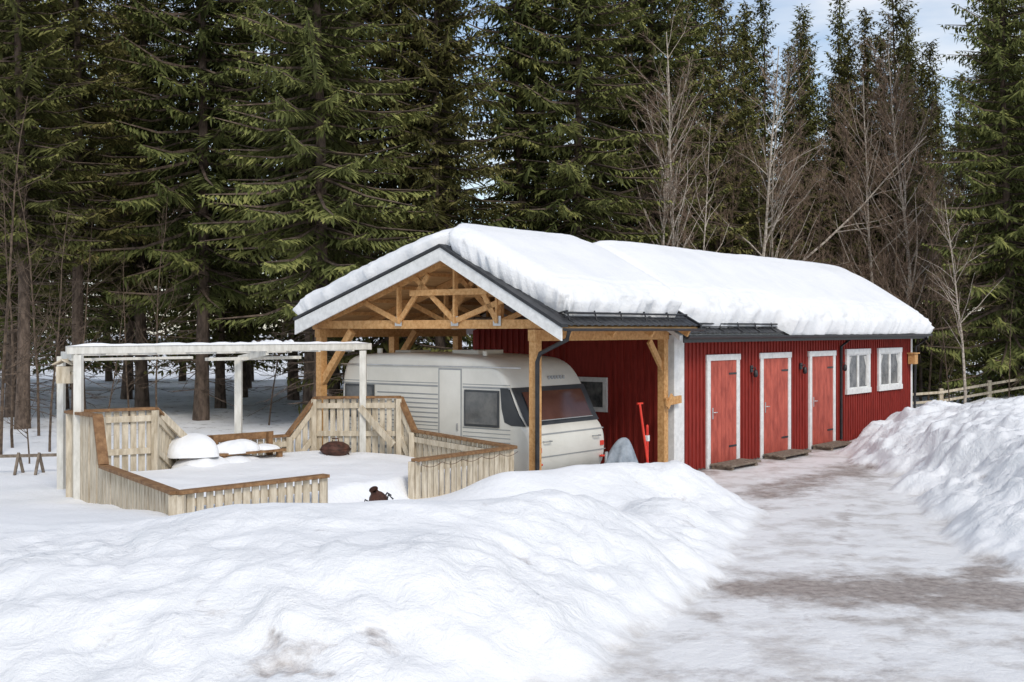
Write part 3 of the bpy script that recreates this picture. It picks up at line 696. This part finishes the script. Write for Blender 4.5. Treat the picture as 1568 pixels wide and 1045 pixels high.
# ------------------------------------------------------------ TREES
def kites(p0,p1,w,sd):
    mid=p0+(p1-p0)*.45; return np.stack([p0,mid+sd*w[:,None],p1,mid-sd*w[:,None]],1)
def spruce_mesh(name,seed,H,R,bare,dens=1.0,lod=False):
    r=np.random.RandomState(seed); Q=[];C=[];W=[]; wk=1.0/dens**.7
    z=bare
    while z<H-.15:
        fr=(z-bare)/(H-bare); n=r.randint(5,8) if fr<.8 else 5
        az0=r.rand()*6.28
        for k in range(n):
            L=(R*(1-fr)**.82*r.uniform(.6,1.15)+.12)*(.7+.3*min(1,fr/.1))
            if r.rand()<.08: L*=.5
            az=az0+k*6.283/n+r.uniform(-.35,.35); zz=z+r.uniform(-.18,.18)
            t0=(.9*fr**1.5-.38)+r.uniform(-.14,.12) ; lift=r.uniform(.1,.3); bsh=r.uniform(-.16,.16)
            ns=max(3,int(L/.10*dens)); s=np.linspace(.08*L,L,ns)+r.uniform(-.02,.02,ns)
            def pos(s_): return np.stack([s_*np.cos(az),s_*np.sin(az),zz+s_*t0+lift*s_*(s_/L)**1.5],-1)
            Pm=pos(s); W.append((pos(np.array([0,L*.5,L*.97])),.012+.012*L))
            for side in (-1,1):
                tl=np.minimum(.62,.33*(L-s)+.16)*r.uniform(.6,1.2,ns)
                ang=az+side*r.uniform(.7,1.25,ns); dz=-r.uniform(.15,.75,ns)
                d=np.stack([np.cos(ang),np.sin(ang),dz],-1); d/=np.linalg.norm(d,axis=1)[:,None]
                sd=np.stack([-np.sin(ang),np.cos(ang),r.uniform(-.5,.5,ns)],-1); sd/=np.linalg.norm(sd,axis=1)[:,None]
                p1=Pm+d*tl[:,None]; Q.append(kites(Pm,p1,wk*r.uniform(.026,.048,ns),sd))
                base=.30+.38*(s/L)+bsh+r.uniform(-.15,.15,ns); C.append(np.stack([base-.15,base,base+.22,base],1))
                if not lod:
                    q_,sg=.5,side*(1 if r.rand()<.5 else -1)
                    a2=ang+sg*r.uniform(.5,1.0,ns); d2=np.stack([np.cos(a2),np.sin(a2),dz*1.2-.15],-1); d2/=np.linalg.norm(d2,axis=1)[:,None]
                    b0=Pm+d*(tl*q_)[:,None]; sd2=np.stack([-np.sin(a2),np.cos(a2),r.uniform(-.6,.6,ns)],-1)
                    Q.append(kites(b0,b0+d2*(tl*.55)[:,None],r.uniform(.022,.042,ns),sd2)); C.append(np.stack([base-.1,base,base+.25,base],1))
            hl=r.uniform(.1,.34,ns)*min(1,.4+L/2); dd_=np.stack([r.uniform(-.3,.3,ns),r.uniform(-.3,.3,ns),-np.ones(ns)],-1)
            sd=np.stack([np.full(ns,-math.sin(az+.5)),np.full(ns,math.cos(az+.5)),np.zeros(ns)],-1)
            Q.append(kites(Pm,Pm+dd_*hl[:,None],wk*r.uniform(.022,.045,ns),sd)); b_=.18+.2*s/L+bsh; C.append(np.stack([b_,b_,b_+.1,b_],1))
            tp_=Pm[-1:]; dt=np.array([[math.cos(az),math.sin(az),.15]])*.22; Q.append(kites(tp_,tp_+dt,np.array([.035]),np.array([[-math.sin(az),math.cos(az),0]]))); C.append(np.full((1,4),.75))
        z+=r.uniform(.26,.42)*(1 if fr<.85 else .6)
    q=np.concatenate(Q).reshape(-1,3); c=np.concatenate(C).reshape(-1)
    F=np.arange(len(q)).reshape(-1,4); V=[q]; FF=[F]; MI=[np.zeros(len(F))]; CC=[c]; off=len(q)
    def tubes(P,rad,n=3):
        nonlocal off
        P=np.asarray(P); m=len(P); d=P[-1]-P[0]; d=d/np.linalg.norm(d); up=np.array([0,0,1.]) if abs(d[2])<.9 else np.array([1.,0,0])
        a=np.cross(d,up); a/=np.linalg.norm(a); b=np.cross(a,d); rr=np.asarray(rad)
        th=np.arange(n)*2*np.pi/n; ring=np.cos(th)[:,None]*a+np.sin(th)[:,None]*b
        v_=(P[:,None,:]+ring[None]*rr[:,None,None]).reshape(-1,3)
        i=np.arange(m-1)[:,None]*n; k=np.arange(n)[None]
        f_=np.stack([i+k,i+(k+1)%n,i+n+(k+1)%n,i+n+k],-1).reshape(-1,4)+off
        V.append(v_);FF.append(f_);MI.append(np.ones(len(f_)));CC.append(np.zeros(len(v_))); off+=len(v_)
    if not lod:
        for P,rad in W: tubes(P,[rad,rad*.7,rad*.25])
    tr=.008*H+.02; hs=np.linspace(-.4,H,14); 
    tubes(np.stack([.06*np.sin(hs*.4+seed),.06*np.cos(hs*.33+seed)-.06,hs],-1),tr*(1-hs.clip(0)/H*.97)+.06*np.exp(-hs.clip(0)*2),10)
    zz=.9
    while zz<bare+2.5:
        for k in range(3):
            az=r.rand()*6.28; L=r.uniform(.4,1.6); dr=r.uniform(-.5,.15)
            P=np.array([[0,0,zz],[L*.5*math.cos(az),L*.5*math.sin(az),zz+dr*L*.5],[L*math.cos(az+.1),L*math.sin(az+.1),zz+dr*L*1.1]]); tubes(P,[.016,.010,.004])
            for _ in range(5 if not lod else 2):
                t=r.uniform(.3,.95); b=P[0]+(P[2]-P[0])*t; a2=az+r.uniform(-1.2,1.2); l=r.uniform(.2,.6); tubes([b,b+np.array([math.cos(a2)*l,math.sin(a2)*l,r.uniform(-.3,.1)*l])],[.007,.003])
        zz+=r.uniform(.18,.32)
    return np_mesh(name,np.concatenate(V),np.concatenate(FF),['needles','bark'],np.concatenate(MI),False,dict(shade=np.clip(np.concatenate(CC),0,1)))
SP=[(spruce_mesh('spruce_a',1,19,2.9,4.6,.9),19),(spruce_mesh('spruce_b',2,20,3.2,3.6,.9),20),(spruce_mesh('spruce_c',3,17,2.6,1.0,.9),17),(spruce_mesh('spruce_d',4,18,3.1,.7,.9),18),(spruce_mesh('spruce_e',5,15,2.1,.6,.9),15),(spruce_mesh('spruce_f',6,21,2.7,5.4,.9),21),
    (spruce_mesh('spruce_far_a',7,18,3.0,1.3,.42,True),18),(spruce_mesh('spruce_far_b',8,20,3.3,2.4,.42,True),20)]
def place(k,x,y,h,rot=None):
    me,H=SP[k]; o=bpy.data.objects.new('spruce_tree',me); sc.collection.objects.link(o)
    s=h/H; sx=s**.55; o.location=(x,y,.1); o.scale=(sx,sx,s); o.rotation_euler=(rnd.uniform(-.02,.02),rnd.uniform(-.02,.02),rnd.uniform(0,6.28) if rot is None else rot)
ex=[-60,-16,-6,-1,4,9,14,25,60]; ey=[28,28.5,28.5,31,38,44,47,50,52]
def ytop(px):
    return float(np.interp(px,[1080,1105,1140,1200,1235,1270,1300,1340,1400,1440,1465,1490,1520],[-150,-20,20,60,10,60,0,10,50,100,150,-60,-200]))
cnt=0
for ro,off in enumerate((0,3.4,7.6,13,19,27)):
    step=[2.8,2.9,3.2,3.4,3.4,3.6][ro]; lim=.46*(34+off)+6
    x=-lim+rnd.uniform(0,2)
    while x<lim+8:
        X=x+rnd.uniform(-.9,.9); Y=float(np.interp(X,ex,ey))+off+rnd.uniform(-1.2,1.2); x+=step
        px=784+1800*X/Y
        if px<-110 or px>1680: continue
        if px>1080 and px<1500:
            if ro==0: x-=.8; 
            if ro>3: continue
            yt=ytop(px)+rnd.uniform(-10,60)+ro*18; h=2.7+(505-yt)*Y/1800
            if h>25: h=25
            k=rnd.choice([4,2,4,3]) if ro<2 else rnd.choice([4,6])
        else:
            if px>=560 and ro>3: continue
            h=rnd.uniform(16,22)+off*.1
            if px<560: k=rnd.choice([0,1,5,0]) if ro<2 else rnd.choice([7,7,1]) if ro<4 else rnd.choice([6,7,6])
            else: k=rnd.choice([1,2,3,3,0]) if ro<2 else rnd.choice([6,7])
            if ro==0 and px<520 and rnd.random()<.2: continue
            if ro>=5: h*=.7
        place(k,X,Y,h); cnt+=1
place(3,17.0,40,21); place(1,19.5,37,20); place(3,15.2,46,17)
for px,Y,yt,k in ((1128,45,8,4),(1168,47,-5,4),(1240,47,12,4),(1292,48,-8,2),(1325,46,20,4),(1384,48,30,2),(1415,47,65,4),(1215,49,70,2)):
    place(k,(px-784)/1800*Y,Y,2.7+(505-yt)*Y/1800)

def bare_mesh(name,seed,H,spread=.5,nb=26,thick=.075,mats=('bbark','btwig'),kk=(8,6)):
    r=np.random.RandomState(seed); V=[];FF=[];MI=[];off=0
    def tube(P,rad,n,mi):
        nonlocal off
        P=np.asarray(P,float); m=len(P); d=P[-1]-P[0]; d/=np.linalg.norm(d)+1e-9; up=np.array([0,0,1.]) if abs(d[2])<.9 else np.array([1.,0,0])
        a=np.cross(d,up); a/=np.linalg.norm(a); b=np.cross(a,d); th=np.arange(n)*2*np.pi/n; ring=np.cos(th)[:,None]*a+np.sin(th)[:,None]*b
        v_=(P[:,None,:]+ring[None]*np.asarray(rad)[:,None,None]).reshape(-1,3); i=np.arange(m-1)[:,None]*n; k=np.arange(n)[None]
        f_=np.stack([i+k,i+(k+1)%n,i+n+(k+1)%n,i+n+k],-1).reshape(-1,4)+off
        V.append(v_);FF.append(f_);MI.append(np.full(len(f_),mi)); off+=len(v_)
    def grow(p,d,L,rad,lev):
        n=6 if lev==0 else 4; seg=8 if lev==0 else (5 if lev<3 else 3); P=[np.array(p,float)]; d=np.array(d,float)
        for i in range(seg):
            d=d+r.normal(0,.05 if lev==0 else .13,3); d[2]+=.05 if lev else .0; d/=np.linalg.norm(d); P.append(P[-1]+d*L/seg)
        R_=np.linspace(rad,rad*.25 if lev else rad*.15,seg+1); tube(P,R_,n if lev<2 else 3,0 if lev<2 else 1)
        if lev>=3: return
        k=[nb,kk[0],kk[1]][lev]
        for _ in range(k):
            t=r.uniform(.22 if lev==0 else .15,.97); i=min(int(t*seg),seg-1); q=P[i]+(P[i+1]-P[i])*(t*seg-i); dd=P[i+1]-P[i]; dd/=np.linalg.norm(dd)
            az=r.rand()*6.283; e=np.array([math.cos(az),math.sin(az),0]); e=e-dd*e.dot(dd); e/=np.linalg.norm(e)+1e-9
            nd=dd*r.uniform(.6,1.0)+e*spread*r.uniform(.8,1.5); nd/=np.linalg.norm(nd)
            l=L*[.30,.42,.5][lev]*(1.15-t*.75)*r.uniform(.6,1.2); rr=max(.006,min(rad*(1-t*.8)*.5,[.04,.016,.008][lev])); grow(q,nd,l,rr,lev+1)
    grow((0,0,-.3),(0,0,1),H,thick,0)
    return np_mesh(name,np.concatenate(V),np.concatenate(FF),list(mats),np.concatenate(MI),False)
BT=[bare_mesh('bare_a',11,12,.6,30,.085),bare_mesh('bare_b',12,12,.45,34,.085),bare_mesh('bare_c',13,12,.75,26,.065),bare_mesh('bare_d',14,12,.5,36,.06,('sbark','btwig')),
    bare_mesh('sapling_a',21,12,.8,16,.07,('sbark','sbark'),(5,3)),bare_mesh('sapling_b',22,12,.6,20,.06,('sbark','sbark'),(5,3)),bare_mesh('bare_lean',23,14,.5,11,.085,kk=(5,4))]
def bt(name,k,px,Y,h,rx=0,ry=0,dz=0):
    o=bpy.data.objects.new(name,BT[k]); sc.collection.objects.link(o); s=h/12; o.location=((px-784)/1800*Y,Y,dz); o.scale=(s,s,s); o.rotation_euler=(rx,ry,rnd.uniform(0,6.28))
    return o
for (k,px,Y,h) in [(1,1008,36,12.3),(0,1030,36.5,11),(2,1055,37,9.5),(0,1165,40,12.5),(1,1185,41,11),(0,1335,43,12.5),(3,1350,44,13),(1,1385,43,13.5),(3,1410,44,12),(3,1440,42,10),(0,1475,36,7.0),(3,1300,42,9),(3,1255,41,9),(3,1120,40,9),(3,1365,41,9.5),(3,1200,41,9),(3,1230,42,10),(3,1280,43,11),(3,1420,41,8.5)]:
    bt('birch_tree',k,px,Y,h,rnd.uniform(-.04,.04),0)
o=bt('birch_tree',6,1010,42,11.8); o.rotation_euler=(0,math.radians(39),.0)
for (k,px,Y,h) in [(4,20,24,6.0),(5,75,23.5,5.5),(4,0,23,7.5),(5,240,28,6),(5,60,26.5,7),(4,45,21.5,3.2),(5,160,27,4),(5,1455,34,4),(4,1545,35,4),(4,200,30,5),(5,410,30,5),(4,110,29,6)]:
    bt('bare_sapling',k,px,Y,h,rnd.uniform(-.1,.1),0)

# ------------------------------------------------------------ light, sky, camera
wd=bpy.data.worlds.new("World"); sc.world=wd; wd.use_nodes=True; N=wd.node_tree.nodes; L=wd.node_tree.links
bg=N['Background']; sk=N.new('ShaderNodeTexSky'); sk.sky_type='NISHITA'; sk.sun_disc=False; sk.sun_elevation=math.radians(42); sk.sun_rotation=math.radians(160); sk.air_density=1.0; sk.dust_density=.6; sk.ozone_density=1
tc=N.new('ShaderNodeTexCoord'); mp=N.new('ShaderNodeMapping'); mp.inputs['Scale'].default_value=(1.2,1.2,5); no=N.new('ShaderNodeTexNoise'); no.inputs['Scale'].default_value=2.2; no.inputs['Detail'].default_value=7; no.inputs['Roughness'].default_value=.55
L.new(tc.outputs['Generated'],mp.inputs[0]); L.new(mp.outputs[0],no.inputs['Vector'])
mr=N.new('ShaderNodeMapRange'); mr.inputs[1].default_value=.44; mr.inputs[2].default_value=.70; mr.inputs[3].default_value=.10; mr.inputs[4].default_value=.85; L.new(no.outputs['Fac'],mr.inputs[0])
mx=N.new('ShaderNodeMix'); mx.data_type='RGBA'; L.new(mr.outputs[0],mx.inputs[0]); L.new(sk.outputs[0],mx.inputs[6]); mx.inputs[7].default_value=(7.4,7.3,7.2,1)
L.new(mx.outputs[2],bg.inputs[0]); bg.inputs[1].default_value=.15
sd=bpy.data.lights.new('sun','SUN'); sd.energy=1.9; sd.angle=math.radians(18); sd.color=(1,.94,.85); so=bpy.data.objects.new('sun',sd); sc.collection.objects.link(so)
el,az=math.radians(42),math.radians(160); tosun=Vector((math.sin(az)*math.cos(el),math.cos(az)*math.cos(el),math.sin(el))); so.rotation_euler=tosun.to_track_quat('Z','Y').to_euler()
cam=bpy.data.cameras.new('camera'); co=bpy.data.objects.new('camera',cam); sc.collection.objects.link(co); co.location=(0,0,2.7); co.rotation_euler=(math.radians(90),0,0)
cam.sensor_width=36; cam.lens=36*1800/1568; cam.shift_y=-17.5/1568; cam.clip_end=3000; cam.clip_start=.1
sc.camera=co
print('trees',cnt)
